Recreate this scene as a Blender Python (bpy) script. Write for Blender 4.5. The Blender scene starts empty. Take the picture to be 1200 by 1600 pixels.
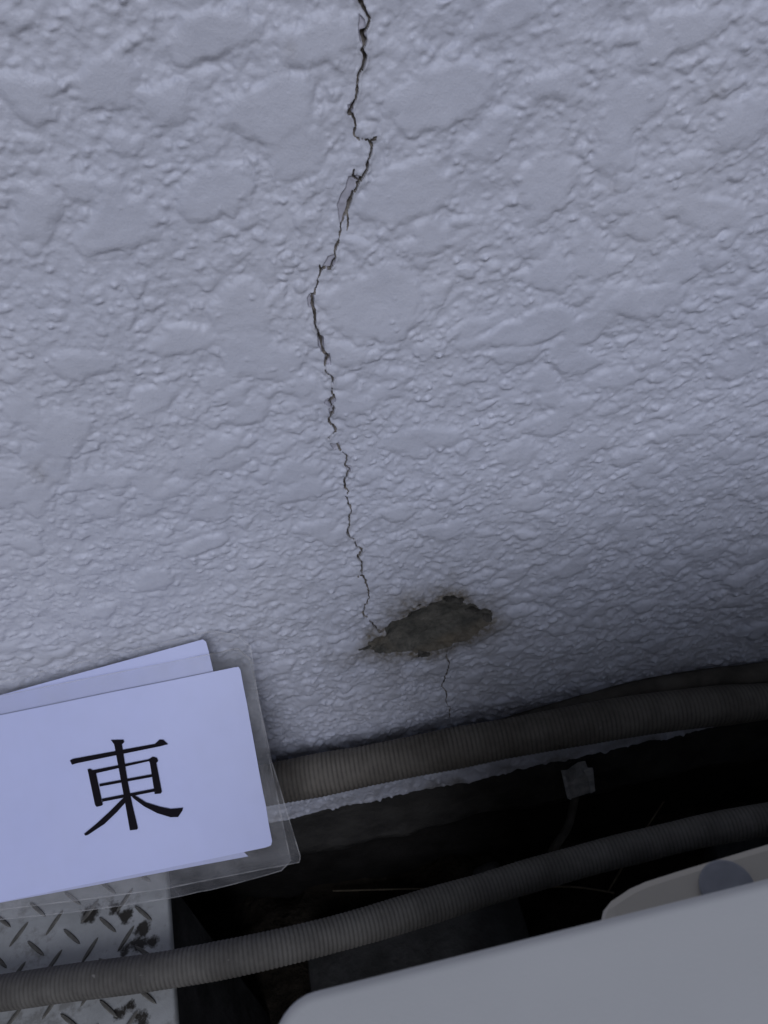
import bpy, bmesh, math, random
import numpy as np
from mathutils import Vector, Matrix

R = math.radians
random.seed(7)
rng = np.random.default_rng(11)
scn = bpy.context.scene
col = scn.collection

# ------------------------------------------------------------------ camera
CAM = Vector((0.0, -0.33, 0.57))
PITCH, ROLL, FOV = R(42), R(12), R(62)
FPX = 800.0 / math.tan(FOV / 2)                      # focal length in photo pixels (1200 x 1600)
fwd = Vector((0, math.cos(PITCH), -math.sin(PITCH)))
r0 = Vector((1, 0, 0)); u0 = Vector((0, math.sin(PITCH), math.cos(PITCH)))
right = r0 * math.cos(ROLL) - u0 * math.sin(ROLL)
up = r0 * math.sin(ROLL) + u0 * math.cos(ROLL)
cd = bpy.data.cameras.new('camera'); cam = bpy.data.objects.new('camera', cd); col.objects.link(cam)
m = Matrix((right, up, -fwd)).transposed().to_4x4(); m.translation = CAM
cam.matrix_world = m
cd.sensor_fit = 'VERTICAL'; cd.angle = FOV; cd.clip_start = 0.01; cd.clip_end = 500
cd.sensor_height = 24.0; cd.angle = FOV
cd.dof.use_dof = True; cd.dof.focus_distance = 0.41; cd.dof.aperture_fstop = 22.0
scn.camera = cam

# ------------------------------------------------------------------ world, sun, exposure
SUN_EL, SUN_AZ = R(37), R(178)     # azimuth measured from +Y towards +X
w = bpy.data.worlds.new('World'); scn.world = w; w.use_nodes = True
nt = w.node_tree
sky = nt.nodes.new('ShaderNodeTexSky'); sky.sky_type = 'NISHITA'; sky.sun_disc = False
sky.sun_elevation = SUN_EL; sky.sun_rotation = SUN_AZ
sky.air_density = 1.0; sky.dust_density = 2.5; sky.ozone_density = 1.4
bg = nt.nodes['Background']; bg.inputs['Strength'].default_value = 0.05
nt.links.new(sky.outputs[0], bg.inputs[0])
sd = bpy.data.lights.new('sun', 'SUN'); sd.energy = 2.4; sd.angle = R(30); sd.color = (0.725, 0.795, 1.0)
sun = bpy.data.objects.new('sun', sd); col.objects.link(sun)
sdir = Vector((math.sin(SUN_AZ) * math.cos(SUN_EL), math.cos(SUN_AZ) * math.cos(SUN_EL), math.sin(SUN_EL)))
sun.rotation_euler = sdir.to_track_quat('Z', 'Y').to_euler()
sun.location = sdir * 5
vs = scn.view_settings
vs.view_transform = 'Standard'; vs.look = 'None'; vs.gamma = 1; vs.use_curve_mapping = False
vs.exposure = -0.70

# ------------------------------------------------------------------ pixel helpers
def ray(px, py):
    return (right * ((px - 600) / FPX) + up * (-(py - 800) / FPX) + fwd).normalized()
def hit_y(px, py, y=0.0):
    d = ray(px, py); return CAM + d * ((y - CAM.y) / d.y)
def hit_z(px, py, z=0.0):
    d = ray(px, py); return CAM + d * ((z - CAM.z) / d.z)
def hit_plane(px, py, p, n):
    d = ray(px, py); return CAM + d * ((p - CAM).dot(n) / d.dot(n))

# ------------------------------------------------------------------ materials
def mat(name):
    mt = bpy.data.materials.new(name); mt.use_nodes = True
    return mt, mt.node_tree, mt.node_tree.nodes['Principled BSDF']
def N(t, typ, **kw):
    n = t.nodes.new(typ)
    for k, v in kw.items():
        if k in n.inputs: n.inputs[k].default_value = v
        else: setattr(n, k, v)
    return n
def ramp(t, src, stops):
    r = t.nodes.new('ShaderNodeValToRGB'); e = r.color_ramp.elements
    while len(e) < len(stops): e.new(0.5)
    for el, (p, c) in zip(e, stops):
        el.position = p; el.color = (c, c, c, 1) if not isinstance(c, tuple) else (*c, 1)
    t.links.new(src, r.inputs[0]); return r.outputs[0]
def coords(t, scale=(1, 1, 1)):
    tc = N(t, 'ShaderNodeTexCoord'); mp = N(t, 'ShaderNodeMapping'); mp.inputs['Scale'].default_value = scale
    t.links.new(tc.outputs['Object'], mp.inputs['Vector']); return mp.outputs['Vector']
def noise(t, vec, scale, detail=4, rough=0.55):
    n = N(t, 'ShaderNodeTexNoise'); n.inputs['Scale'].default_value = scale
    n.inputs['Detail'].default_value = detail; n.inputs['Roughness'].default_value = rough
    t.links.new(vec, n.inputs['Vector']); return n.outputs['Fac']
def mixc(t, fac, a, b):
    mx = t.nodes.new('ShaderNodeMix'); mx.data_type = 'RGBA'
    for s, v in ((0, fac), (6, a), (7, b)):
        if hasattr(v, 'is_linked'): t.links.new(v, mx.inputs[s])
        else: mx.inputs[s].default_value = v if s == 0 else (*v, 1)
    return mx.outputs[2]
def mth(t, op, a, b=0.0, clamp=False):
    n = t.nodes.new('ShaderNodeMath'); n.operation = op; n.use_clamp = clamp
    for s, v in ((0, a), (1, b)):
        if hasattr(v, 'is_linked'): t.links.new(v, n.inputs[s])
        else: n.inputs[s].default_value = v
    return n.outputs[0]
def bump(t, bs, h, strength, dist):
    b = N(t, 'ShaderNodeBump'); b.inputs['Strength'].default_value = strength; b.inputs['Distance'].default_value = dist
    t.links.new(h, b.inputs['Height']); t.links.new(b.outputs[0], bs.inputs['Normal'])
def simple(name, ca, cb, scale, rough=0.7, bstr=0.0, bdist=0.001, spec=0.5, lo=0.35, hi=0.65):
    mt, t, b = mat(name); v = coords(t)
    f = ramp(t, noise(t, v, scale, 6), [(lo, 0.0), (hi, 1.0)])
    t.links.new(mixc(t, f, ca, cb), b.inputs['Base Color'])
    b.inputs['Roughness'].default_value = rough; b.inputs['Specular IOR Level'].default_value = spec
    if bstr: bump(t, b, noise(t, v, scale * 4, 6), bstr, bdist)
    return mt

# painted spray-tile coat; 'soil' attribute = grime with its own shape round the spalled patch and the foot of the wall
def make_paint():
    mt, t, b = mat('wall_paint'); v = coords(t)
    big = ramp(t, noise(t, v, 9, 5), [(0.35, 0.0), (0.7, 1.0)])
    c = mixc(t, big, (0.565, 0.575, 0.635), (0.61, 0.615, 0.665))
    at = N(t, 'ShaderNodeAttribute', attribute_name='soil')
    br = ramp(t, noise(t, v, 260, 5, 0.7), [(0.36, 0.5), (0.6, 1.0)])
    f = mth(t, 'MULTIPLY', at.outputs['Fac'], br)
    c = mixc(t, f, c, (0.165, 0.14, 0.10))
    sp = ramp(t, noise(t, v, 1500, 1), [(0.80, 0.0), (0.83, 1.0)])
    c = mixc(t, mth(t, 'MULTIPLY', sp, 0.75), c, (0.12, 0.10, 0.08))
    t.links.new(c, b.inputs['Base Color'])
    t.links.new(ramp(t, noise(t, v, 60, 3), [(0.3, 0.34), (0.7, 0.52)]), b.inputs['Roughness'])
    b.inputs['Specular IOR Level'].default_value = 0.4
    h = mth(t, 'ADD', noise(t, v, 900, 3), mth(t, 'MULTIPLY', noise(t, v, 2600, 2), 0.35))
    bump(t, b, h, 0.35, 0.0006)
    return mt
PAINT = make_paint()
def make_crack():
    mt, t, b = mat('crack_interior'); v = coords(t)
    f = ramp(t, noise(t, v, 300, 5), [(0.35, 0.0), (0.65, 1.0)])
    t.links.new(mixc(t, f, (0.06, 0.052, 0.045), (0.24, 0.215, 0.185)), b.inputs['Base Color'])
    b.inputs['Roughness'].default_value = 0.95; b.inputs['Specular IOR Level'].default_value = 0.15
    return mt
CRACK = make_crack()
PIT = simple('pit_mortar', (0.045, 0.042, 0.036), (0.11, 0.102, 0.088), 200, 0.95, 0.5, 0.001, 0.1)
UNDER = simple('grey_undercoat', (0.38, 0.375, 0.42), (0.46, 0.45, 0.495), 120, 0.6, 0.2, 0.0006, 0.3)
def make_mortar():
    mt, t, b = mat('bare_mortar'); v = coords(t)
    f = ramp(t, noise(t, v, 85, 6, 0.7), [(0.38, 0.0), (0.64, 1.0)])
    c = mixc(t, f, (0.085, 0.082, 0.070), (0.185, 0.172, 0.142))
    at = N(t, 'ShaderNodeAttribute', attribute_name='soil')
    c = mixc(t, at.outputs['Fac'], c, (0.24, 0.195, 0.135))
    sp = ramp(t, noise(t, v, 700, 3), [(0.6, 0.0), (0.72, 1.0)])
    c = mixc(t, mth(t, 'MULTIPLY', sp, 0.6), c, (0.06, 0.055, 0.045))
    t.links.new(c, b.inputs['Base Color']); b.inputs['Roughness'].default_value = 0.92
    b.inputs['Specular IOR Level'].default_value = 0.2
    bump(t, b, noise(t, v, 420, 6, 0.7), 0.9, 0.002)
    return mt
MORTAR = make_mortar()
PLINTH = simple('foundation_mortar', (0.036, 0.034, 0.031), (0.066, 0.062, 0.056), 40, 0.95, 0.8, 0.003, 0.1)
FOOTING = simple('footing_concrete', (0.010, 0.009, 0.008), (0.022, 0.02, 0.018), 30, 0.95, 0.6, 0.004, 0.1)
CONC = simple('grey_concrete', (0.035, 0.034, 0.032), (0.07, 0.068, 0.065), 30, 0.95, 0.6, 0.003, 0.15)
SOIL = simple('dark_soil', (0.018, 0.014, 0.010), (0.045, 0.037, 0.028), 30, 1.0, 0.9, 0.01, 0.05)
STONE = simple('pebble_stone', (0.09, 0.085, 0.08), (0.18, 0.17, 0.16), 60, 0.85, 0.4, 0.002)
STRAW = simple('dry_straw', (0.14, 0.11, 0.07), (0.22, 0.18, 0.12), 80, 0.8)
def make_hose(name='conduit_plastic', ca=(0.075, 0.069, 0.060), cb=(0.135, 0.126, 0.11)):
    mt, t, b = mat(name); v = coords(t)
    f = ramp(t, noise(t, v, 28, 6, 0.65), [(0.36, 0.0), (0.66, 1.0)])
    c = mixc(t, f, ca, cb)
    at = N(t, 'ShaderNodeAttribute', attribute_name='soil')
    c = mixc(t, mth(t, 'MULTIPLY', at.outputs['Fac'], ramp(t, noise(t, v, 120, 4), [(0.3, 0.2), (0.6, 0.6)])), c, (0.04, 0.036, 0.03))
    sp = ramp(t, noise(t, v, 90, 3), [(0.72, 0.0), (0.76, 1.0)])
    c = mixc(t, mth(t, 'MULTIPLY', sp, 0.4), c, (0.33, 0.31, 0.28))
    t.links.new(c, b.inputs['Base Color']); b.inputs['Roughness'].default_value = 0.75
    b.inputs['Specular IOR Level'].default_value = 0.25
    bump(t, b, noise(t, v, 500, 4), 0.3, 0.0006)
    return mt
HOSE = make_hose()
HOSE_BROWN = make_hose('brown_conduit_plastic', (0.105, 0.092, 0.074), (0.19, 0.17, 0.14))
CABLE = simple('dusty_cable', (0.07, 0.06, 0.048), (0.13, 0.115, 0.092), 50, 0.9, 0.4, 0.001, 0.15)
CLIP = simple('weathered_clip', (0.38, 0.37, 0.35), (0.68, 0.66, 0.63), 120, 0.6, 0.4, 0.001)
def make_shell(name, ca, cb, rough):
    mt, t, b = mat(name); v = coords(t)
    f = ramp(t, noise(t, v, 14, 5), [(0.35, 0.0), (0.7, 1.0)])
    c = mixc(t, f, ca, cb)
    sp = ramp(t, noise(t, v, 330, 2), [(0.76, 0.0), (0.79, 1.0)])
    c = mixc(t, mth(t, 'MULTIPLY', sp, 0.5), c, (0.2, 0.17, 0.13))
    t.links.new(c, b.inputs['Base Color'])
    t.links.new(ramp(t, noise(t, v, 40, 4), [(0.3, rough - 0.07), (0.7, rough + 0.1)]), b.inputs['Roughness'])
    bump(t, b, noise(t, v, 1400, 2), 0.12, 0.0003)
    return mt
SHELL = make_shell('cabinet_paint', (0.51, 0.505, 0.48), (0.555, 0.55, 0.525), 0.5)
SHELL2 = make_shell('flange_plastic', (0.45, 0.41, 0.335), (0.50, 0.46, 0.38), 0.5)
BOLT = simple('bolt_grey', (0.18, 0.185, 0.20), (0.25, 0.255, 0.27), 90, 0.55)
def make_tread():
    mt, t, b = mat('painted_tread_plate'); v = coords(t)
    at = N(t, 'ShaderNodeAttribute', attribute_name='soil')
    n1 = noise(t, v, 30, 6, 0.65); n2 = noise(t, v, 140, 6, 0.7)
    c = mixc(t, ramp(t, n1, [(0.35, 0.0), (0.7, 1.0)]), (0.30, 0.30, 0.285), (0.42, 0.42, 0.405))
    d = ramp(t, mth(t, 'ADD', mth(t, 'MULTIPLY', n1, 0.6), mth(t, 'MULTIPLY', n2, 0.5)), [(0.56, 0.0), (0.66, 1.0)])
    c = mixc(t, mth(t, 'MULTIPLY', d, 0.55), c, (0.12, 0.11, 0.09))
    f = ramp(t, mth(t, 'MULTIPLY', mth(t, 'ADD', mth(t, 'MULTIPLY', at.outputs['Fac'], 0.75), n2), 0.5), [(0.50, 0.0), (0.58, 1.0)])
    c = mixc(t, f, c, (0.03, 0.026, 0.02))
    t.links.new(c, b.inputs['Base Color']); b.inputs['Roughness'].default_value = 0.6
    b.inputs['Specular IOR Level'].default_value = 0.3
    bump(t, b, n2, 0.4, 0.001)
    return mt
TREAD = make_tread()
BAR = simple('worn_shaded_tread_bar', (0.06, 0.055, 0.045), (0.20, 0.19, 0.165), 110, 0.7, 0.4, 0.0006, 0.3)  # worn, dirty bars; their shadow side is also put into this dark colour
def make_paper():
    mt, t, b = mat('printed_paper'); v = coords(t)
    f = ramp(t, noise(t, v, 25, 4), [(0.35, 0.0), (0.65, 1.0)])
    t.links.new(mixc(t, f, (0.55, 0.585, 0.86), (0.57, 0.605, 0.88)), b.inputs['Base Color'])
    b.inputs['Roughness'].default_value = 0.42; b.inputs['Coat Weight'].default_value = 0.3
    b.inputs['Coat Roughness'].default_value = 0.25
    return mt
PAPER = make_paper()
INK, t_, b_ = mat('black_ink'); b_.inputs['Base Color'].default_value = (0.006, 0.004, 0.007, 1); b_.inputs['Roughness'].default_value = 0.6
b_.inputs['Specular IOR Level'].default_value = 0.08
def make_film():
    mt, t, b = mat('clear_laminate_film'); v = coords(t)
    tr = N(t, 'ShaderNodeBsdfTransparent'); tr.inputs[0].default_value = (0.975, 0.975, 0.975, 1)
    b.inputs['Base Color'].default_value = (0.72, 0.71, 0.72, 1); b.inputs['Roughness'].default_value = 0.28
    mx = N(t, 'ShaderNodeMixShader')
    t.links.new(ramp(t, noise(t, v, 55, 5), [(0.3, 0.025), (0.7, 0.075)]), mx.inputs[0])
    t.links.new(tr.outputs[0], mx.inputs[1]); t.links.new(b.outputs[0], mx.inputs[2])
    bump(t, b, noise(t, v, 60, 3), 0.4, 0.002)
    t.links.new(mx.outputs[0], t.nodes['Material Output'].inputs[0])
    return mt
FILM = make_film()
def make_seal():
    mt, t, b = mat('laminate_seal'); v = coords(t)
    tr = N(t, 'ShaderNodeBsdfTransparent'); b.inputs['Base Color'].default_value = (0.6, 0.58, 0.56, 1); b.inputs['Roughness'].default_value = 0.3
    mx = N(t, 'ShaderNodeMixShader'); t.links.new(ramp(t, noise(t, v, 90, 4), [(0.35, 0.04), (0.7, 0.38)]), mx.inputs[0])
    t.links.new(tr.outputs[0], mx.inputs[1]); t.links.new(b.outputs[0], mx.inputs[2]); t.links.new(mx.outputs[0], t.nodes['Material Output'].inputs[0])
    return mt
SEAL = make_seal()

# ------------------------------------------------------------------ object helpers
def link(name, me, mt, parent=None, smooth=False):
    o = bpy.data.objects.new(name, me); col.objects.link(o)
    if mt and not me.materials: me.materials.append(mt)
    if smooth: me.polygons.foreach_set('use_smooth', [True] * len(me.polygons))
    if parent: o.parent = parent
    return o
def from_bm(name, bm, mt, parent=None, smooth=False):
    me = bpy.data.meshes.new(name); bm.normal_update(); bm.to_mesh(me); bm.free()
    return link(name, me, mt, parent, smooth)
def from_arr(name, V, F, mt, parent=None, smooth=True, attr=None):
    me = bpy.data.meshes.new(name)
    V = np.asarray(V, np.float32); F = np.asarray(F, np.int32); k = F.shape[1]
    me.vertices.add(len(V)); me.vertices.foreach_set('co', V.ravel())
    me.loops.add(F.size); me.loops.foreach_set('vertex_index', F.ravel())
    me.polygons.add(len(F)); me.polygons.foreach_set('loop_start', np.arange(0, F.size, k, dtype=np.int32))
    me.update(calc_edges=True)
    if smooth: me.polygons.foreach_set('use_smooth', np.ones(len(F), bool))
    if attr is not None:
        a = me.attributes.new('soil', 'FLOAT', 'POINT'); a.data.foreach_set('value', np.asarray(attr, np.float32))
    me.validate()
    return link(name, me, mt, parent)
def tag(o, label=None, cat=None, group=None, kind=None):
    if label: o['label'] = label
    if cat: o['category'] = cat
    if group: o['group'] = group
    if kind: o['kind'] = kind
    return o
def empty(name, loc, rz=0.0):
    o = bpy.data.objects.new(name, None); col.objects.link(o); o.location = loc; o.rotation_euler.z = rz
    o.empty_display_size = 0.02; return o
def box_bm(x0, x1, y0, y1, z0, z1, bev=0.0, seg=2, bm=None):
    own = bm is None
    bm = bm or bmesh.new()
    vs_ = [bm.verts.new((x, y, z)) for x in (x0, x1) for y in (y0, y1) for z in (z0, z1)]
    for f in ((0, 1, 3, 2), (4, 6, 7, 5), (0, 4, 5, 1), (2, 3, 7, 6), (0, 2, 6, 4), (1, 5, 7, 3)):
        bm.faces.new([vs_[i] for i in f])
    bmesh.ops.recalc_face_normals(bm, faces=bm.faces[:])
    if bev: bmesh.ops.bevel(bm, geom=bm.edges[:], offset=bev, segments=seg, affect='EDGES', profile=0.5)
    return bm
def rough_bm(bm, amp, seed, freq=30.0):
    from mathutils import noise as mn
    for v in bm.verts:
        v.co += Vector((mn.noise(v.co * freq + Vector((seed, 0, 0))), mn.noise(v.co * freq + Vector((0, seed, 5))), mn.noise(v.co * freq + Vector((3, 0, seed))))) * amp

# ------------------------------------------------------------------ wall relief (height tile, metres, periodic)
RES = 0.0004; TN = 1900; TL = RES * TN
TX0, TZ0 = -TL / 2, -0.03
fx = np.fft.fftfreq(TN, RES)
K2 = fx[:, None] ** 2 + fx[None, :] ** 2
def gnoise(sig, seed):
    g = np.random.default_rng(seed).standard_normal((TN, TN))
    a = np.fft.ifft2(np.fft.fft2(g) * np.exp(-2 * (math.pi * sig) ** 2 * K2)).real
    return (a / a.std()).astype(np.float32)
def gblur(a, sig):
    return np.fft.ifft2(np.fft.fft2(a) * np.exp(-2 * (math.pi * sig) ** 2 * K2)).real.astype(np.float32)
n_big, n_mid, n_fine, n_tiny = gnoise(0.012, 1), gnoise(0.0042, 2), gnoise(0.0013, 3), gnoise(0.0006, 4)
H = (0.00016 * n_mid + 0.00013 * n_fine + 0.00006 * n_tiny).astype(np.float32)
DEN = gnoise(0.03, 5)
def stamp(cx, cz, rx, rz, h, edge, rot=0.0, lob=0.18, absolute=None):
    """one drop of coating: flat top, rounded edge, uneven outline; rows are z, columns x"""
    r = max(rx, rz) * (1 + lob * 2.0) + RES * 2
    n = int(r / RES) + 1
    ci, cj = (cz - TZ0) / RES, (cx - TX0) / RES
    i0, j0 = int(ci), int(cj)
    ii = np.arange(i0 - n, i0 + n + 1); jj = np.arange(j0 - n, j0 + n + 1)
    dz = (ii - ci)[:, None] * RES; dx = (jj - cj)[None, :] * RES
    c, s = math.cos(rot), math.sin(rot)
    u = (dx * c + dz * s) / rx; v_ = (-dx * s + dz * c) / rz
    rho = np.sqrt(u * u + v_ * v_)
    im = np.ix_(ii % TN, jj % TN)
    if lob > 0:
        th = np.arctan2(v_, u); p = rng.uniform(0, 6.28, 2)
        rad = 1 + lob * (0.55 * np.sin(2 * th + p[0]) + 0.45 * np.sin(3 * th + p[1])) + lob * (0.35 * n_mid[im] + 0.10 * n_fine[im])
    else: rad = 1.0
    t = np.clip((rad - rho) / edge, 0, 1)
    prof = np.sqrt(np.clip(1 - (1 - t) ** 2, 0, 1)) * 0.6 + 0.4 * t * t * (3 - 2 * t)
    cur = H[im]
    if absolute is None: new = cur + h * prof
    else: new = np.where(t > 0, np.maximum(cur, cur + (absolute - cur) * prof), cur)
    H[im] = new
area = TL * TL
for k in range(5200):
    cx, cz = TX0 + rng.random() * TL, TZ0 + rng.random() * TL
    r = 0.0014 + 0.0026 * rng.random() ** 1.7
    lv = rng.uniform(0.00045, 0.00105)
    stamp(cx, cz, r * rng.uniform(1.0, 1.4), r * rng.uniform(0.75, 1.05), 0, min(0.9, 0.0018 / r), rng.uniform(-.5, .5), 0.16, absolute=lv)
for k in range(62000):
    cx, cz = TX0 + rng.random() * TL, TZ0 + rng.random() * TL
    r = 0.0006 + 0.0011 * rng.random() ** 1.8
    stamp(cx, cz, r * rng.uniform(0.9, 1.3), r * rng.uniform(0.75, 1.1), r * rng.uniform(0.2, 0.5), 1.0, 0, 0)
for k in range(2600):
    cx, cz = TX0 + rng.random() * TL, TZ0 + rng.random() * TL
    if DEN[int((cz - TZ0) / RES) % TN, int((cx - TX0) / RES) % TN] < -0.2 and rng.random() < 0.75: continue
    r = 0.0034 + 0.0070 * rng.random() ** 2.2
    if cz < 0.28: r *= 0.8
    lv = rng.uniform(0.0007, 0.00135)
    stamp(cx, cz, r * rng.uniform(1.0, 1.45), r * rng.uniform(0.75, 1.0), 0, min(0.9, 0.0042 / r), rng.uniform(-.4, .5), 0.22, absolute=lv)
for k in range(5000):
    cx, cz = TX0 + rng.random() * TL, TZ0 + rng.random() * TL
    if DEN[int((cz - TZ0) / RES) % TN, int((cx - TX0) / RES) % TN] > 0.4: continue
    r = 0.0006 + 0.0009 * rng.random() ** 1.6
    stamp(cx, cz, r, r * rng.uniform(0.8, 1.1), r * rng.uniform(0.2, 0.45), 1.0, 0, 0)
# the broad flat plates one can pick out in the photograph (centre and half-size in pixels)
PL = [(1060, 50, 70, 45), (1160, 190, 45, 50), (955, 245, 36, 36), (640, 300, 78, 58), (860, 285, 55, 45), (860, 412, 34, 42),
      (915, 392, 42, 38), (590, 480, 85, 62), (390, 550, 55, 36), (125, 568, 44, 28), (290, 530, 50, 30), (180, 355, 72, 46),
      (170, 130, 62, 44), (420, 175, 70, 56), (260, 160, 46, 40), (460, 240, 62, 40), (40, 640, 34, 36), (100, 682, 50, 28),
      (740, 536, 26, 15), (640, 690, 40, 24), (692, 682, 30, 20), (470, 766, 40, 18), (810, 706, 30, 24), (700, 150, 80, 56),
      (500, 60, 60, 46), (830, 512, 70, 30), (375, 480, 46, 54), (790, 25, 60, 30), (985, 170, 52, 40), (1100, 330, 44, 32),
      (330, 300, 60, 50), (60, 330, 46, 50), (40, 150, 40, 50), (330, 60, 70, 46), (1010, 470, 60, 30), (960, 590, 44, 18),
      (620, 800, 34, 14), (690, 830, 36, 14), (240, 620, 46, 20), (320, 850, 40, 14), (240, 905, 34, 18), (890, 885, 36, 14)]
for (px, py, rx, rz) in PL:
    c = hit_y(px, py); ex = hit_y(px + rx, py - rx * 0.21); ez = hit_y(px, py - rz)
    stamp(c.x, c.z, (ex - c).length, (ez - c).length * 0.95, 0, min(0.85, 0.0058 / (ex - c).length), rng.uniform(-.2, .2), 0.2, absolute=rng.uniform(0.0010, 0.0014))
H = gblur(H, 0.00030) + 0.00014 * n_mid + 0.00038 * n_big + 0.00005 * n_fine + 0.00002 * n_tiny

# ------------------------------------------------------------------ wall surface grid
def axis(segs):
    out = []
    for a, b, s in segs: out.append(np.arange(a, b - s * 0.5, s))
    return np.concatenate(out + [[segs[-1][1]]])
CR1 = [(561, -60, 4), (556, -30, 4), (561, 0, 5), (570, 15, 6), (577, 28, 6), (575, 40, 6), (566, 50, 7), (570, 63, 8), (565, 78, 6), (570.7, 87, 5), (568, 100, 5),
       (560, 117, 4), (558, 133, 4), (555.7, 153, 4), (551, 165, 6), (545, 176, 5), (550, 178, 3), (555, 190, 4), (554, 213, 4), (560, 217, 4.5), (575, 218, 4), (581, 230, 5.5),
       (578, 245, 4.5), (571.7, 267, 6), (561.7, 283, 4), (551.7, 300, 4), (548, 312, 7), (543, 327, 5), (537, 338, 5), (531.7, 353, 3), (533, 360, 3.5), (529, 377, 4.5),
       (523, 393, 3.5), (524, 403, 3.5), (516.7, 417, 3), (501.7, 420, 3), (497.7, 432, 4), (495, 447, 5), (488, 460, 6), (488, 475, 6.5), (491, 487, 6), (491.7, 503, 6),
       (496.7, 517, 5.5), (501.7, 530, 7), (503, 543, 7), (513, 557, 5), (506.7, 568, 3.5), (508, 577, 3.5), (519, 587, 3), (518, 610, 4), (521.7, 620, 5), (514, 627, 3.5),
       (522.7, 635, 4), (516.7, 648, 4), (514, 657, 3), (525, 672, 3.5), (513, 683, 3)]
CR2 = [(523, 692, 4), (528, 697, 5), (536.7, 708, 4), (542.7, 713, 3), (539, 728, 3.5), (546.7, 733, 3), (538, 752, 4), (540, 765, 4), (546, 769, 3), (540, 777, 3.2), (549, 797, 3.4),
       (545.7, 808, 3), (546.7, 822, 3), (543, 830, 3), (546.7, 840, 4), (552.7, 842, 3), (558, 855, 3), (566.7, 858, 2.4), (559, 870, 3), (565.7, 880, 3.2), (565, 897, 3), (570, 903, 3),
       (575, 920, 3.4), (577, 932, 3), (570.7, 943, 3.4), (566.7, 958, 3.4), (580, 972, 3.6), (593, 987, 5.5), (606.7, 982, 3)]
CR3 = [(700, 1008, 1.6), (697, 1025, 1.6), (702, 1035, 1.6), (696.7, 1053, 1.6), (690.7, 1075, 1.6), (698, 1083, 1.6), (696, 1095, 1.6), (703, 1105, 1.6), (702.7, 1122, 1.6)]
CRX = [[(561, 283, 2), (551, 276, 2.2), (553, 266, 1.6)], [(531, 352, 2), (526, 350, 1.6)], [(543, 336, 1.6), (544, 350, 1.8), (540, 375, 1.4)],
       [(501, 420, 2), (499, 414, 1.6)], [(565, 897, 2.4), (559, 900, 2.2)], [(575, 218, 2.2), (592, 214, 1.6)]]
def wallpts(pl): return [(hit_y(a, b).x, hit_y(a, b).z, wpx * (hit_y(a, b) - CAM).dot(fwd) / FPX) for a, b, wpx in pl]
def jag(pl, amp, wv, seed):
    g = random.Random(seed); out = []
    for (xa, za, wa), (xb, zb, wb) in zip(pl, pl[1:]):
        L_ = math.hypot(xb - xa, zb - za); n = max(1, int(L_ / 0.0011))
        for k in range(n):
            t = k / n; out.append((xa + (xb - xa) * t + (g.uniform(-amp, amp) if k else 0), za + (zb - za) * t + (g.uniform(-amp, amp) if k else 0), (wa + (wb - wa) * t) * g.uniform(1 - wv, 1 + wv * 0.6)))
    return out + [pl[-1]]
cracks = [jag(wallpts(p), 0.00035 if k < 3 else 0.0001, (0.45, 0.7, 0.6)[k] if k < 3 else 0.3, k) for k, p in enumerate([CR1, CR2, CR3] + CRX)]
cxs = [p[0] for c in cracks for p in c]
XA, XB = min(cxs) - 0.004, max(cxs) + 0.004
ZS = 0.25
cx3 = hit_y(660, 1050).x; cz3 = hit_y(700, 1012).z
def crange(lo, hi):
    c = [p[0] for cr in cracks for p in cr if lo - 0.004 < p[1] < hi + 0.004]; return min(c) - 0.003, max(c) + 0.003
a0, a1 = crange(0, ZS); b0, b1 = crange(ZS, 0.56)
BANDS = [(axis([(-1.30, -0.62, 0.02), (-0.62, -0.33, 0.004), (-0.33, a0, 0.00066), (a0, a1, 0.0003), (a1, 0.34, 0.00066), (0.34, 0.62, 0.004), (0.62, 1.30, 0.02)]),
          axis([(-0.0055, ZS + 0.0006, 0.0006)])),
         (axis([(-1.30, -0.50, 0.02), (-0.50, -0.25, 0.003), (-0.25, b0, 0.00056), (b0, b1, 0.00027), (b1, 0.26, 0.00056), (0.26, 0.50, 0.003), (0.50, 1.30, 0.02)]),
          axis([(ZS, 0.55, 0.00048), (0.55, 0.66, 0.0025), (0.66, 2.0, 0.02)]))]
PARTS = {}
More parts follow.
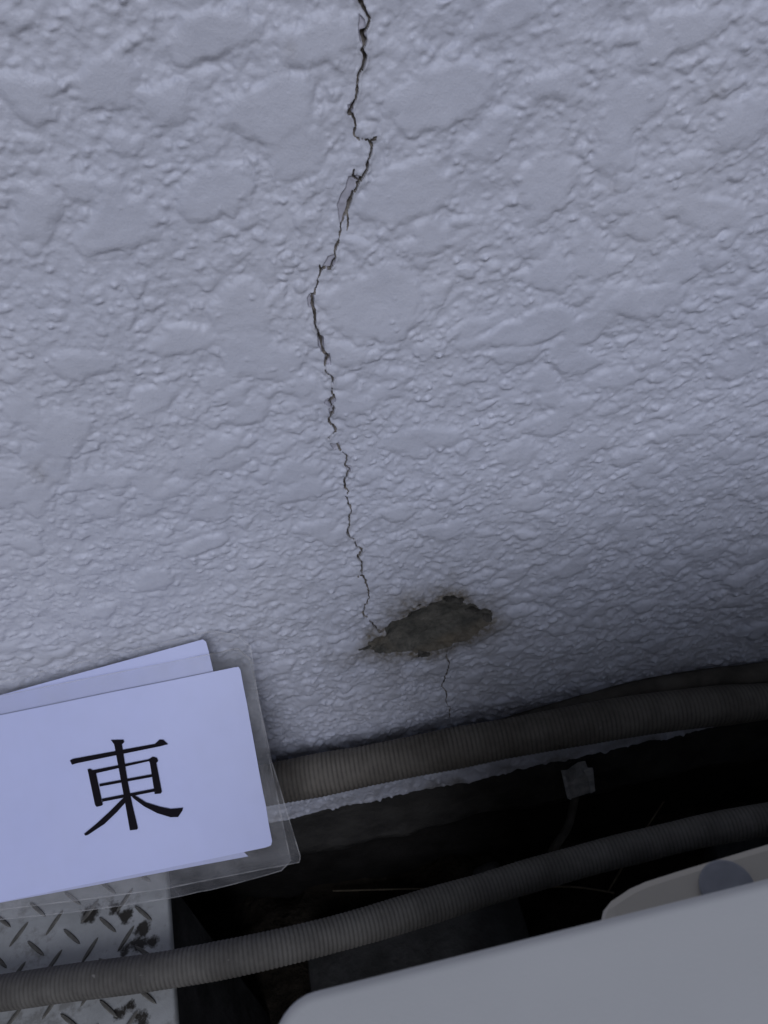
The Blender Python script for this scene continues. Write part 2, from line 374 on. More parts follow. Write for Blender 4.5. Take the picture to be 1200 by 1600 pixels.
for band, (xs, zs) in enumerate(BANDS):
    nx, nz = len(xs), len(zs)
    X, Z = np.meshgrid(xs, zs)
    # bilinear sample of the height tile
    fj = (X - TX0) / RES; fi = (Z - TZ0) / RES
    j0 = np.floor(fj).astype(int); i0 = np.floor(fi).astype(int); aj = fj - j0; ai = fi - i0
    s = lambda i, j: H[i % TN, j % TN]
    h = (s(i0, j0) * (1 - ai) * (1 - aj) + s(i0 + 1, j0) * ai * (1 - aj) + s(i0, j0 + 1) * (1 - ai) * aj + s(i0 + 1, j0 + 1) * ai * aj)
    h = h * (1 + 0.5 * np.clip((0.26 - Z) / 0.16, 0, 1))
    def samp(a): return a[i0 % TN, j0 % TN]
    nf, nm, ng = samp(n_fine), samp(n_mid), samp(n_big)
    # ragged lower edge of the coat, and the coat thinning there
    rag = 0.0010 * np.interp(xs, xs, nm[0]) + 0.0009 * nf[0]
    bl = np.clip(1 - Z / 0.012, 0, 1)
    Z = Z + bl * np.clip(rag, -0.004, 0.006)[None, :]
    # distances to cracks
    def seg_dist(pl):
        D = np.full(X.shape, 1.0, np.float32); Wd = np.zeros(X.shape, np.float32)
        for (xa, za, wa), (xb, zb, wb) in zip(pl, pl[1:]):
            p = 0.006
            ja, jb = np.searchsorted(xs, [min(xa, xb) - p, max(xa, xb) + p]); ia, ib = np.searchsorted(zs, [min(za, zb) - p, max(za, zb) + p])
            if ib <= ia or jb <= ja: continue
            sx, sz = X[ia:ib, ja:jb], Z[ia:ib, ja:jb]
            dx, dz = xb - xa, zb - za; L2 = dx * dx + dz * dz + 1e-12
            t = np.clip(((sx - xa) * dx + (sz - za) * dz) / L2, 0, 1)
            d = np.hypot(sx - xa - t * dx, sz - za - t * dz)
            D0 = D[ia:ib, ja:jb]; mk = d < D0
            D0[mk] = d[mk]; Wd[ia:ib, ja:jb][mk] = (wa + t * (wb - wa))[mk]
        return D, Wd
    Dm = np.full(X.shape, 1.0, np.float32); Wm = np.zeros(X.shape, np.float32)
    for c in cracks:
        d, wd = seg_dist(c); k = d < Dm; Dm[k] = d[k]; Wm[k] = wd[k]
    Dj = Dm + 0.00012 * nf
    cm = Dj < np.maximum(Wm * 0.36, 0.00014)
    def poly_sd(P):
        """signed distance to a polygon on the wall, negative inside"""
        P = np.array(P); p = 0.03
        ja, jb = np.searchsorted(xs, [P[:, 0].min() - p, P[:, 0].max() + p]); ia, ib = np.searchsorted(zs, [P[:, 1].min() - p, P[:, 1].max() + p])
        sx, sz = X[ia:ib, ja:jb], Z[ia:ib, ja:jb]
        d = np.full(sx.shape, 9.0); ins = np.zeros(sx.shape, bool)
        for (xa, za), (xb, zb) in zip(P, np.roll(P, -1, 0)):
            dx, dz = xb - xa, zb - za
            t = np.clip(((sx - xa) * dx + (sz - za) * dz) / (dx * dx + dz * dz + 1e-12), 0, 1)
            d = np.minimum(d, np.hypot(sx - xa - t * dx, sz - za - t * dz))
            cr = ((za > sz) != (zb > sz)) & (sx < dx * (sz - za) / (dz if abs(dz) > 1e-9 else 1e-9) + xa)
            ins ^= cr
        out = np.full(X.shape, 0.5); out[ia:ib, ja:jb] = np.where(ins, -d, d)
        return out
    def wp(pts): return [(hit_y(a, b).x, hit_y(a, b).z) for a, b in pts]
    peels = [[(551.5, 275), (564, 276), (560, 286), (551.5, 297), (548, 305), (542.6, 324.5), (538, 340), (531.6, 348), (529, 344), (529.5, 327), (527.5, 322), (533, 302.5), (540.5, 293), (546, 276)],
             [(497, 520), (504, 524), (508, 545), (502, 549), (497, 538)], [(485, 458), (491, 456), (491, 482), (482, 478), (480, 466)],
             [(513, 400), (524, 396), (523, 410), (514, 420), (503, 419)], [(509, 622), (522, 616), (524, 622), (515, 632), (507, 628)], [(513, 636), (521, 630), (522, 642), (514, 646)],
             [(516, 692), (529, 690), (532, 699), (521, 702)], [(560, 20), (570, 30), (573, 60), (564, 66), (561, 45)], [(543, 165), (553, 158), (551, 172), (544, 180)],
             [(508, 552), (515, 548), (516, 566), (506, 566)], [(541, 727), (549, 728), (548, 738), (542, 736)]]
    peelm = []
    for i, pz in enumerate(peels):
        sd_ = poly_sd(wp(pz)) + 0.00015 * nf
        t = np.clip(-sd_ / 0.00045 + 0.5, 0, 1); peelm.append(sd_ < 0)
        h = h * (1 - 0.65 * t) - (0.0011 if i == 0 else 0.0008) * t
    # lips of paint curling up along the crack
    lip = np.exp(-((Dm - Wm * 0.5 - 0.0005) / 0.0006) ** 2) * np.clip(nm * 0.5 + 0.35, 0, 1.2) * (Wm > 0)
    h = h + 0.0005 * lip
    # spalled patch
    PATCH = [(583, 995), (598, 991), (611.5, 984.5), (628, 970), (642, 958.5), (650, 947), (664, 944), (680, 943), (692, 939), (694, 933), (705, 928), (718, 929), (724, 938), (727, 948), (744, 951), (754, 957), (763, 965), (760, 974),
             (752, 980), (741, 990), (728.5, 997.5), (708, 1004), (692, 1012), (670, 1017), (650, 1018), (640, 1014), (622, 1017), (605, 1020), (596, 1018), (586, 1014), (577, 1011), (578, 1004), (586, 1001)]
    CORE = [(606, 992), (640, 962), (664, 946), (700, 945), (722, 957), (732, 972), (712, 988), (680, 1001), (650, 1008), (625, 1007)]
    sp = poly_sd(wp(PATCH)) + 0.0007 * nf + 0.0018 * nm
    sc = poly_sd(wp(CORE)) + 0.0008 * nm
    pm = sp < 0
    t = np.clip(-sp / 0.005, 0, 1); t = np.sqrt(t) * 0.5 + 0.5 * t * t * (3 - 2 * t)
    tc_ = np.clip(-sc / 0.010 + 0.4, 0, 1)
    h = h * (1 - t) + t * (-0.0010 - 0.0024 * tc_ + (0.00022 * nf + 0.0003 * nm) * (1 - 0.7 * tc_))
    hm = np.zeros(X.shape, bool)
    for (px, py, ra, rb) in [(706, 935, 11, 7), (717, 940, 7, 6), (653, 944, 9, 4), (663, 1021, 10, 4), (744, 955, 9, 3), (762, 967, 5, 3), (572, 1012, 9, 2)]:
        c = hit_y(px, py); ex_ = (hit_y(px + ra, py - ra * 0.21) - c).length; ez_ = (hit_y(px, py - rb) - c).length
        q = np.hypot((X - c.x) / ex_, (Z - c.z) / ez_) + 0.22 * nf + 0.2 * nm
        hm |= (q < 1) & (np.abs(X - c.x) < 0.02); h = h - 0.0014 * np.clip(1.3 - q, 0, 0.7) * (np.abs(X - c.x) < 0.02)
    hm &= sp < 0.01
    cm &= ~pm
    h = np.where(cm, h - np.maximum(0.0008, np.minimum(0.0028, Wm * 2.2)) * np.clip(0.8 + 0.5 * nm, 0.3, 1.3) * np.where((X > cx3) & (Z < cz3), 0.5, 1.0), h)
    # grime: halo of the patch (drips below it), a few marks, the splashed foot of the wall
    soil = np.clip(1.12 - np.maximum(sp, 0) / np.clip(0.019 + 0.007 * nm + 0.004 * ng, 0.008, 0.04), 0, 1) ** 1.5 * np.clip(1.05 + 0.25 * nm, 0, 1)
    pc = hit_y(650, 1030)
    drip = np.exp(-((X - pc.x + 0.004) / 0.03) ** 2) * np.clip((pc.z - Z) / 0.01, 0, 1) * np.clip(1 - (pc.z - Z) / 0.05, 0, 1) * 0.45
    soil = np.maximum(soil, drip * np.clip(0.5 + 0.6 * nm, 0, 1))
    soil = np.maximum(soil, np.clip(1 - Z / 0.016, 0, 1) * np.clip(0.35 + 0.4 * nm, 0, 1) * 0.7)
    grn = np.clip(1 - (Z - 0.02) / 0.13, 0, 1) * np.clip((X - 0.06) / 0.15, 0, 1) * np.clip(0.18 + 0.4 * ng + 0.25 * nm, 0, 0.5)
    soil = np.maximum(soil, grn)
    for (px, py, r_, a_) in [(70, 735, 0.006, 0.5), (65, 860, 0.007, 0.3), (575, 195, 0.002, 0.35), (455, 75, 0.003, 0.25), (1120, 145, 0.004, 0.3), (955, 290, 0.003, 0.35)]:
        c = hit_y(px, py); soil = np.maximum(soil, a_ * np.exp(-(np.hypot(X - c.x, Z - c.z) / r_) ** 2) * np.clip(0.6 + 0.5 * nm, 0, 1))
    near = np.exp(-(np.maximum(Dm - Wm * 0.5, 0) / 0.0007)) * 0.38 * (Wm > 0) * np.clip(0.5 + 0.5 * nm, 0, 1)
    soil = np.maximum(soil, near)
    psoil = np.clip(sc / 0.006 + 0.4, 0, 1) * np.clip((pc.z + 0.045 - Z) / 0.02, 0, 1) * np.clip(0.55 + 0.5 * nm, 0, 1) * 0.6
    if band == 0: h[-1] -= 0.0001
    Y = -h
    V = np.stack([X, Y, Z], -1).reshape(-1, 3)
    idx = np.arange(nx * nz).reshape(nz, nx)
    Q = np.stack([idx[:-1, :-1], idx[:-1, 1:], idx[1:, 1:], idx[1:, :-1]], -1)
    def anyv(mk, n=1): return (mk[:-1, :-1].astype(np.int8) + mk[:-1, 1:] + mk[1:, 1:] + mk[1:, :-1]) >= n
    fc = anyv(cm, 2); fhole = anyv(hm) & ~fc; fp = anyv(pm) & ~fc & ~fhole
    taken = fc | fp | fhole; fpe = []
    for k in peelm:
        f = anyv(k) & ~taken; taken = taken | f; fpe.append(f)
    for nm_, fm, at in [('paint_coat', ~taken, soil), ('crack', fc, soil), ('mortar_patch', fp, psoil), ('spall_pit', fhole, soil)] + [('peel%d' % k, f, soil * 0.4) for k, f in enumerate(fpe)]:
        if not fm.any(): continue
        q = Q[fm]; u, inv_ = np.unique(q, return_inverse=True)
        PARTS.setdefault(nm_, []).append((V[u], inv_.reshape(-1, 4), at.reshape(-1)[u]))
    if band == 0: e0 = V[idx[0]].copy()
def sub(name, key, mt, parent):
    vs_, fs_, as_, o_ = [], [], [], 0
    for v, f, a_ in PARTS[key]: vs_.append(v); fs_.append(f + o_); as_.append(a_); o_ += len(v)
    return from_arr(name, np.concatenate(vs_), np.concatenate(fs_), mt, parent, True, np.concatenate(as_))
wall = tag(empty('house_wall', (0, 0, 0)), 'pale textured house wall with a long jagged crack above a dark foundation', 'wall')
sub('paint_coat', 'paint_coat', PAINT, wall)
for f in [k for k in PARTS if k.startswith('peel')]:
    sub('peeled_spot', f, UNDER, wall)['label'] = 'chip in the paint showing the smooth grey undercoat'
ck = sub('crack', 'crack', CRACK, wall); ck['label'] = 'dark jagged crack running down the painted coat'
mp_ = sub('mortar_patch', 'mortar_patch', MORTAR, wall); mp_['label'] = 'brown grey spot of bare mortar where the coat broke off'
pit = sub('spall_pit', 'spall_pit', PIT, wall); pit['label'] = 'dark ragged pits along the rim of the bare mortar'
# return of the coat at its lower edge, body of the wall, plinth and footing
e1 = e0 + np.array([0, 0.0075, 0.0]); e1[:, 1] = 0.0095
n0 = len(e0); ee = np.arange(n0 - 1)
from_arr('coat_edge', np.concatenate([e0, e1]), np.stack([ee, ee + n0, ee + n0 + 1, ee + 1], -1), PAINT, wall, True, np.full(2 * n0, 0.35))
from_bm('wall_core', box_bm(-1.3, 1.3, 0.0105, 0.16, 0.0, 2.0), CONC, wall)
# plinth mortar: roughened sheet with depth
def plinth():
    px_ = np.arange(-1.3, 1.3, 0.004); pz_ = np.array([-0.083, -0.080, -0.070, -0.06, -0.05, -0.04, -0.03, -0.02, -0.012, -0.006, -0.002, 0.004])
    PX, PZ = np.meshgrid(px_, pz_)
    jx = ((PX - TX0) / RES).astype(int) % TN; jz = ((PZ * 3 - TZ0) / RES).astype(int) % TN
    PY = 0.0065 + 0.0012 * n_big[jz, jx] + 0.0005 * n_mid[jz, jx]
    PZ2 = PZ + 0.003 * n_big[jz * 0, jx] * (PZ < -0.075)
    PY[0] += 0.03
    vv = np.stack([PX, PY, PZ2], -1).reshape(-1, 3); ii = np.arange(PX.size).reshape(PX.shape)
    q = np.stack([ii[:-1, :-1], ii[:-1, 1:], ii[1:, 1:], ii[1:, :-1]], -1).reshape(-1, 4)
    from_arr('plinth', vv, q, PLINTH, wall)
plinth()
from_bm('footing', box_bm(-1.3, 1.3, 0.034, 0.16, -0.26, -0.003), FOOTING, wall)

# ------------------------------------------------------------------ ground
GZ = -0.20
def ground():
    gx = axis([(-60, -2, 4), (-2, -0.5, 0.1), (-0.5, 0.6, 0.009), (0.6, 2, 0.1), (2, 60, 4)])
    gy = axis([(-60, -2, 4), (-2, -0.4, 0.1), (-0.4, 0.06, 0.009), (0.06, 2, 0.2), (2, 60, 4)])
    GX, GY = np.meshgrid(gx, gy)
    jx = ((GX - TX0) / RES).astype(int) % TN; jy = ((GY - TX0) / RES).astype(int) % TN
    fine = ((np.abs(GX) < 0.6) & (GY > -0.41) & (GY < 0.07))
    GZ_ = GZ + fine * (0.006 * n_big[jy, jx] + 0.003 * n_mid[jy, jx] + 0.0012 * n_fine[jy, jx])
    vv = np.stack([GX, GY, GZ_], -1).reshape(-1, 3); ii = np.arange(GX.size).reshape(GX.shape)
    q = np.stack([ii[:-1, :-1], ii[:-1, 1:], ii[1:, 1:], ii[1:, :-1]], -1).reshape(-1, 4)
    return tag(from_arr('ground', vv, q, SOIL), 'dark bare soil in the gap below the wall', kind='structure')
ground()

# ------------------------------------------------------------------ corrugated conduits
def catmull(P, n):
    P = [P[0] * 2 - P[1]] + P + [P[-1] * 2 - P[-2]]; out = []
    for i in range(1, len(P) - 2):
        a, b, c, d = P[i - 1:i + 3]
        for k in range(n):
            t = k / n
            out.append(0.5 * ((2 * b) + (c - a) * t + (2 * a - 5 * b + 4 * c - d) * t * t + (3 * b - a - 3 * c + d) * t ** 3))
    out.append(P[-2]); return out
def tube(name, P, rad, mt, pitch=None, depth=0.0, seg=26, parent=None, seed=0):
    C = catmull([Vector(p) for p in P], 60)
    L = [0.0]
    for a, b in zip(C, C[1:]): L.append(L[-1] + (b - a).length)
    L = np.array(L); CA = np.array([tuple(p) for p in C])
    step = pitch / 6 if pitch else 0.004
    sarr = np.arange(0, L[-1], step)
    PT = np.stack([np.interp(sarr, L, CA[:, k]) for k in range(3)], -1)
    T = np.gradient(PT, axis=0); T /= np.linalg.norm(T, axis=1)[:, None]
    up_ = np.array([0, 0, 1.0]); A = np.cross(T, up_); A /= np.linalg.norm(A, axis=1)[:, None]; B = np.cross(A, T)
    th = np.linspace(0, 2 * math.pi, seg, endpoint=False)
    if pitch:
        ph = (sarr / pitch) % 1.0
        rr = rad - depth * np.clip(np.abs(ph - 0.5) * 3.2 - 0.75, 0, 0.7) / 0.7
    else: rr = np.full(len(sarr), rad)
    g = np.random.default_rng(seed); low = np.interp(sarr, np.arange(0, L[-1] + 0.05, 0.03), g.normal(0, 0.0005, len(np.arange(0, L[-1] + 0.05, 0.03))))
    rr = rr + low * (rad / 0.015)
    VV = PT[:, None, :] + rr[:, None, None] * (np.cos(th)[None, :, None] * A[:, None, :] + np.sin(th)[None, :, None] * B[:, None, :])
    ns = len(sarr); ii = np.arange(ns * seg).reshape(ns, seg); jj = np.roll(ii, -1, 1)
    q = np.stack([ii[:-1], jj[:-1], jj[1:], ii[1:]], -1).reshape(-1, 4)
    so = np.repeat((np.clip(np.abs(ph - 0.5) * 3.2 - 0.75, 0, 0.7) / 0.7 if pitch else np.zeros(ns))[:, None], seg, 1).ravel()
    return from_arr(name, VV.reshape(-1, 3), q, mt, parent, True, so)
Y1 = -0.0262
h1 = [hit_y(430, 1224, Y1), hit_y(560, 1199, Y1), hit_y(700, 1171, Y1), hit_y(840, 1145, Y1), hit_y(975, 1121, Y1), hit_y(1090, 1106, Y1), hit_y(1200, 1095, Y1)]
dl = (h1[0] - h1[1]).normalized(); dr = (h1[-1] - h1[-2]).normalized()
h1 = [h1[0] + dl * 0.75 + Vector((0, 0, -0.03)), h1[0] + dl * 0.35, h1[0] + dl * 0.12] + h1 + [h1[-1] + dr * 0.15, h1[-1] + dr * 0.45, h1[-1] + dr * 0.8]
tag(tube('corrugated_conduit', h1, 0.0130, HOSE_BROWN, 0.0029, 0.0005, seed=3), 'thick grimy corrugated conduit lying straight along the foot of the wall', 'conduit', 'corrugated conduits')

ZP = 0.103                                   # top of the tread plate
R2 = 0.0094
def hz(px, py, z): return hit_z(px, py, z)
h2 = [hz(-30, 1556, ZP + R2), hz(100, 1537, ZP + R2), hz(250, 1517, ZP + R2), hz(400, 1489, 0.108), hz(550, 1452, 0.095), hz(700, 1407, 0.082), hz(850, 1362, 0.072), hz(1000, 1322, 0.066), hz(1200, 1280, 0.062)]
dl = (h2[0] - h2[2]).normalized(); dr = (h2[-1] - h2[-2]).normalized(); dl.z = 0
h2 = [h2[0] + dl * 0.5, h2[0] + dl * 0.2] + h2 + [h2[-1] + dr * 0.2 + Vector((0, 0, -0.03)), h2[-1] + dr * 0.5 + Vector((0, 0.0, -0.19))]
tag(tube('corrugated_conduit', h2, R2, HOSE, 0.0024, 0.00045, seed=5), 'thinner bending corrugated conduit crossing the tread plate and passing the white cabinet', 'conduit', 'corrugated conduits')
tag(tube('power_cable', [hit_y(480, 1225, -0.0075), hit_y(700, 1165, -0.0075), hit_y(860, 1117, -0.0075), hit_y(1000, 1080, -0.0060), hit_y(1100, 1063, -0.008), hit_y(1200, 1050, -0.0085), hit_y(1400, 1016, -0.0085), hit_y(1900, 930, -0.0085)], 0.0072, CABLE, seg=18, seed=8),
    'smooth dusty brown cable wedged between the wall and the thick conduit', 'cable')

# ------------------------------------------------------------------ tread plate step
pr0, pr1 = hit_z(262, 1400, ZP), hit_z(275, 1600, ZP)
step = tag(empty('step_block', (pr1.x, pr1.y, GZ)), 'low concrete step topped with a worn light tread plate', 'step')
ang = math.atan2((pr0 - pr1).y, (pr0 - pr1).x) - math.pi / 2
step.rotation_euler.z = ang
HZ = ZP - GZ
bk = (Vector((0, -0.046, 0)) - pr1).y
def plate():
    tx = axis([(-0.46, -0.16, 0.01), (-0.16, 0.0, 0.0016)]); ty = axis([(-0.45, -0.05, 0.01), (-0.05, bk - 0.006, 0.0016)])
    PX, PY = np.meshgrid(tx, ty); PZ = np.full(PX.shape, HZ)
    wpt = hit_z(218, 1455, ZP) - pr1
    c, s_ = math.cos(-ang), math.sin(-ang)
    so = np.zeros(PX.shape)
    for (a, b_, r_) in [(200, 1430, 0.008), (222, 1455, 0.009), (215, 1478, 0.009), (195, 1486, 0.006), (240, 1470, 0.007), (140, 1425, 0.010), (180, 1418, 0.008), (205, 1570, 0.006), (220, 1595, 0.008), (185, 1585, 0.006)]:
        q = hit_z(a, b_, ZP) - pr1; lx, ly = q.x * c - q.y * s_, q.x * s_ + q.y * c
        so = np.maximum(so, np.exp(-(np.hypot(PX - lx, PY - ly) / r_) ** 2))
    vv = np.stack([PX, PY, PZ], -1).reshape(-1, 3); n = PX.size; ii = np.arange(n).reshape(PX.shape)
    q = np.stack([ii[:-1, :-1], ii[:-1, 1:], ii[1:, 1:], ii[1:, :-1]], -1).reshape(-1, 4)
    rim = np.concatenate([ii[0, :], ii[1:, -1], ii[-1, -2::-1], ii[-2:0:-1, 0]])
    lo = vv[rim] - np.array([0, 0, 0.006]); k = len(rim); a = np.arange(k); b2 = np.roll(a, -1)
    side = np.stack([rim[a], n + a, n + b2, rim[b2]], -1)
    o = from_arr('tread_plate', np.concatenate([vv, lo]), np.concatenate([q, side[:, ::1]]), TREAD, step, False, np.concatenate([so.ravel(), np.zeros(k)]))
    return o
tp = plate()
bmb = box_bm(-0.452, -0.010, -0.44, bk - 0.012, 0.0, HZ - 0.0065, 0.006, 2)
from_bm('concrete_base', bmb, CONC, step)
def bar_mesh():
    bm = bmesh.new(); L_, W_, h_ = 0.0082, 0.0014, 0.0009
    lo = [bm.verts.new((L_ * math.cos(a) , W_ * math.sin(a), -0.0004)) for a in [2 * math.pi * k / 10 for k in range(10)]]
    hi = [bm.verts.new((v.co.x * 0.8, v.co.y * 0.55, h_)) for v in lo]
    for k in range(10): bm.faces.new((lo[k], lo[(k + 1) % 10], hi[(k + 1) % 10], hi[k]))
    bm.faces.new(hi); me = bpy.data.meshes.new('tread_bar'); bm.normal_update(); bm.to_mesh(me); bm.free(); me.materials.append(BAR); return me
bme = bar_mesh(); sxp, syp = 0.0205, 0.0112
nb = 0
for r_ in range(-5, 9):
    for c_ in range(-8, 0):
        lx = -0.006 + c_ * sxp + (0.5 * sxp if r_ % 2 else 0) + 0.012; ly = r_ * syp - 0.004
        if lx > -0.007 or ly > bk - 0.014 or ly < -0.05: continue
        o = bpy.data.objects.new('tread_bar', bme); col.objects.link(o); o.parent = tp
        o.location = (lx, ly, HZ); o.rotation_euler.z = R(48 if r_ % 2 else -48) + random.uniform(-.05, .05); nb += 1

# ------------------------------------------------------------------ direction cards leaning on the wall
pb = hit_z(200, 1419, ZP)
nrm = Vector((0, -math.cos(PITCH), math.sin(PITCH))); nrm = (nrm + Vector((0.0, -0.02, 0.0))).normalized()
P0 = Vector((pb.x, pb.y, ZP)) + nrm * 0.0022
ex = Vector((1, 0, 0)); ey = nrm.cross(ex).normalized()
def cpt(px, py, off):
    p = hit_plane(px, py, P0 + nrm * off, nrm) - P0
    return (p.dot(ex), p.dot(ey), off)
def card(name, label):
    o = empty(name, P0); o.matrix_world = Matrix((ex, ey, nrm)).transposed().to_4x4(); o.matrix_world.translation = P0
    return tag(o, label, 'card', 'laminated direction cards')
def slab(name, pts, off, th, mt, parent, bev=0.0):
    bm = bmesh.new(); top = [bm.verts.new(cpt(a, b, off + th)) for a, b in pts]; bot = [bm.verts.new(cpt(a, b, off)) for a, b in pts]
    n = len(pts); bm.faces.new(top); bm.faces.new(bot[::-1])
    for k in range(n): bm.faces.new((bot[k], bot[(k + 1) % n], top[(k + 1) % n], top[k]))
    bmesh.ops.recalc_face_normals(bm, faces=bm.faces[:])
    return from_bm(name, bm, mt, parent)
def rim(pts, off, wd, parent):
    bm = bmesh.new(); P_ = [Vector(cpt(a, b, off)) for a, b in pts]; C_ = sum(P_, Vector()) / len(P_); n = len(P_); O, I = [], []
    for k in range(n):
        t_ = (P_[(k + 1) % n] - P_[k - 1]).normalized(); nn = Vector((-t_.y, t_.x, 0))
        if nn.dot(C_ - P_[k]) < 0: nn = -nn
        O.append(bm.verts.new(P_[k])); I.append(bm.verts.new(P_[k] + nn * wd))
    for k in range(n): bm.faces.new((O[k], O[(k + 1) % n], I[(k + 1) % n], I[k]))
    return from_bm('sealed_edge', bm, SEAL, parent)
def wobble(pts, amp, n, seed):
    g = random.Random(seed); out = []
    for (a, b) in zip(pts, pts[1:] + pts[:1]):
        for k in range(n):
            t = k / n; out.append((a[0] + (b[0] - a[0]) * t + (g.uniform(-amp, amp) if k else 0), a[1] + (b[1] - a[1]) * t + (g.uniform(-amp, amp) if k else 0)))
    return out
back = card('direction_card', 'blank laminated white card peeking out behind the printed one')
slab('paper', wobble([(-120, 1119), (317, 999), (322, 1003), (338, 1066), (380, 1330), (388, 1338), (-110, 1432)], 0.5, 4, 1), 0.0008, 0.0003, PAPER, back)
fb = wobble([(-125, 1095), (330, 985), (372, 992), (392, 1010), (412, 1140), (455, 1345), (440, 1361), (350, 1386), (267, 1404), (130, 1424), (-120, 1450)], 0.6, 4, 2)
fo = slab('laminate', fb, 0.0004, 0.0011, FILM, back)
rim(fb, 0.0016, 0.0006, fo)
front = card('direction_card', 'laminated white card printed with a black kanji leaning against the wall')
slab('paper', wobble([(-120, 1142), (365, 1043), (373, 1042), (376, 1048), (400, 1178), (425, 1313), (424, 1320), (416, 1324), (-110, 1432)], 0.5, 5, 3), 0.0026, 0.0003, PAPER, front)
fb = wobble([(-125, 1112), (335, 1020), (372, 1012), (392, 1030), (425, 1190), (470, 1338), (468, 1348), (400, 1361), (262, 1389), (150, 1404), (-120, 1438)], 0.6, 4, 4)
fo = slab('laminate', fb, 0.0021, 0.0013, FILM, front)
rim(fb, 0.0035, 0.0006, fo)
# the character, stroke by stroke (zoom coordinates: x/2.4, 970 + y/2.4)
ST = [[(262, 524), (272, 518), (590, 460), (572, 470), (597, 446), (612, 446), (630, 463), (600, 471), (290, 534), (270, 540)],
      [(416, 447), (462, 446), (466, 455), (457, 464), (478, 600), (496, 690), (517, 778), (514, 783), (487, 786), (470, 690), (446, 560), (428, 464)],
      [(328, 557), (337, 555), (358, 566), (385, 690), (380, 694), (362, 698), (356, 690)],
      [(340, 562), (350, 560), (565, 518), (570, 524), (352, 574)],
      [(556, 520), (572, 510), (588, 514), (593, 526), (586, 534), (607, 642), (602, 648), (580, 650), (562, 534)],
      [(372, 612), (590, 572), (592, 582), (374, 622)],
      [(382, 668), (588, 628), (590, 639), (384, 679)],
      [(478, 650), (486, 664), (440, 716), (392, 762), (330, 803), (320, 806), (315, 799), (360, 762), (410, 716), (450, 676)],
      [(484, 648), (500, 652), (548, 682), (600, 698), (640, 706), (686, 702), (684, 712), (668, 736), (640, 737), (590, 722), (540, 696), (500, 666)]]
bm = bmesh.new()
for k, st in enumerate(ST):
    o_ = 0.0036 + 0.00002 * k
    vv = [bm.verts.new(cpt(a / 2.4, 970 + b / 2.4, o_)) for a, b in st]; lo = [bm.verts.new(cpt(a / 2.4, 970 + b / 2.4, 0.0030)) for a, b in st]
    bm.faces.new(vv); n = len(st)
    for q in range(n): bm.faces.new((lo[q], lo[(q + 1) % n], vv[(q + 1) % n], vv[q]))
bmesh.ops.recalc_face_normals(bm, faces=bm.faces[:])
bmesh.ops.triangulate(bm, faces=[f for f in bm.faces if len(f.verts) > 4])
from_bm('printed_character', bm, INK, front)

# ------------------------------------------------------------------ white cabinet
ZU = 0.40
ua, ub = hit_z(416, 1560, ZU), hit_z(1200, 1365, ZU)
uang = math.atan2(ub.y - ua.y, ub.x - ua.x)
unit = empty('equipment_cabinet', (ua.x, ua.y, GZ + 0.06), uang)
tag(unit, 'white rounded metal cabinet standing on concrete blocks beside the wall', 'cabinet')
def rounded(x0, x1, y0, y1, z0, z1, rc, re, name, mt, parent, seg=8):
    """box with rounded upright corners and a softer rolled top edge"""
    bm = bmesh.new(); out = []
    for (cx, cy, a0) in ((x1 - rc, y1 - rc, 0), (x0 + rc, y1 - rc, 90), (x0 + rc, y0 + rc, 180), (x1 - rc, y0 + rc, 270)):
        for k in range(seg + 1): out.append((cx, cy, R(a0 + 90 * k / seg)))
    rings = []
    prof = [(0, z0)] + [(re * (1 - math.cos(R(90 * k / 6))), z1 - re + re * math.sin(R(90 * k / 6))) for k in range(7)]
    for ins, z in prof:
        rings.append([bm.verts.new((cx + (rc - ins) * math.cos(a), cy + (rc - ins) * math.sin(a), z)) for cx, cy, a in out])
    n = len(out)
    for a, b in zip(rings, rings[1:]):
        for k in range(n): bm.faces.new((a[k], a[(k + 1) % n], b[(k + 1) % n], b[k]))
    bm.faces.new(rings[-1]); bm.faces.new(rings[0][::-1])
    o = from_bm(name, bm, mt, parent, True)
    return o
hU = ZU - (GZ + 0.06)
rounded(0.0, 0.62, -0.27, 0.0, hU - 0.030, hU, 0.009, 0.003, 'top_cover', SHELL, unit)
rounded(0.004, 0.616, -0.266, -0.004, 0.02, hU - 0.0305, 0.009, 0.003, 'body', SHELL, unit)
fz = hU - 0.034
fl = [hit_z(a, b, GZ + 0.06 + fz) for a, b in ((938, 1440), (943, 1418), (955, 1403), (985, 1383), (1010, 1372), (1060, 1356), (1110, 1341), (1200, 1314))]
inv = Matrix.Rotation(-uang, 4, 'Z')
loc = [inv @ (p - Vector((ua.x, ua.y, 0))) for p in fl]
bm = bmesh.new()
ed = [(p.x, p.y) for p in loc]; ed = [(ed[0][0] - 0.002, -0.02)] + ed + [(0.45, ed[-1][1] + (0.45 - ed[-1][0]) * (ed[-1][1] - ed[-2][1]) / (ed[-1][0] - ed[-2][0]) * 0.4), (0.47, -0.02)]
rings = []
for ins, z in ((0, -0.02), (0, -0.002), (0.0006, -0.0006), (0.002, 0.0)):
    rings.append([bm.verts.new((x + (ins if k < 3 else 0), y - ins * (0 < k < len(ed) - 1), fz + z)) for k, (x, y) in enumerate(ed)])
for a, b in zip(rings, rings[1:]):
    for k in range(len(ed) - 1): bm.faces.new((a[k], a[k + 1], b[k + 1], b[k]))
bm.faces.new(rings[-1]); bm.faces.new(rings[0][::-1])
bmesh.ops.recalc_face_normals(bm, faces=bm.faces[:])
flo = from_bm('mounting_flange', bm, SHELL2, unit)
flo['label'] = 'cream plastic flange sticking out behind the cabinet'
bp = inv @ (hit_z(1135, 1388, GZ + 0.06 + fz) - Vector((ua.x, ua.y, 0)))
bm = bmesh.new()
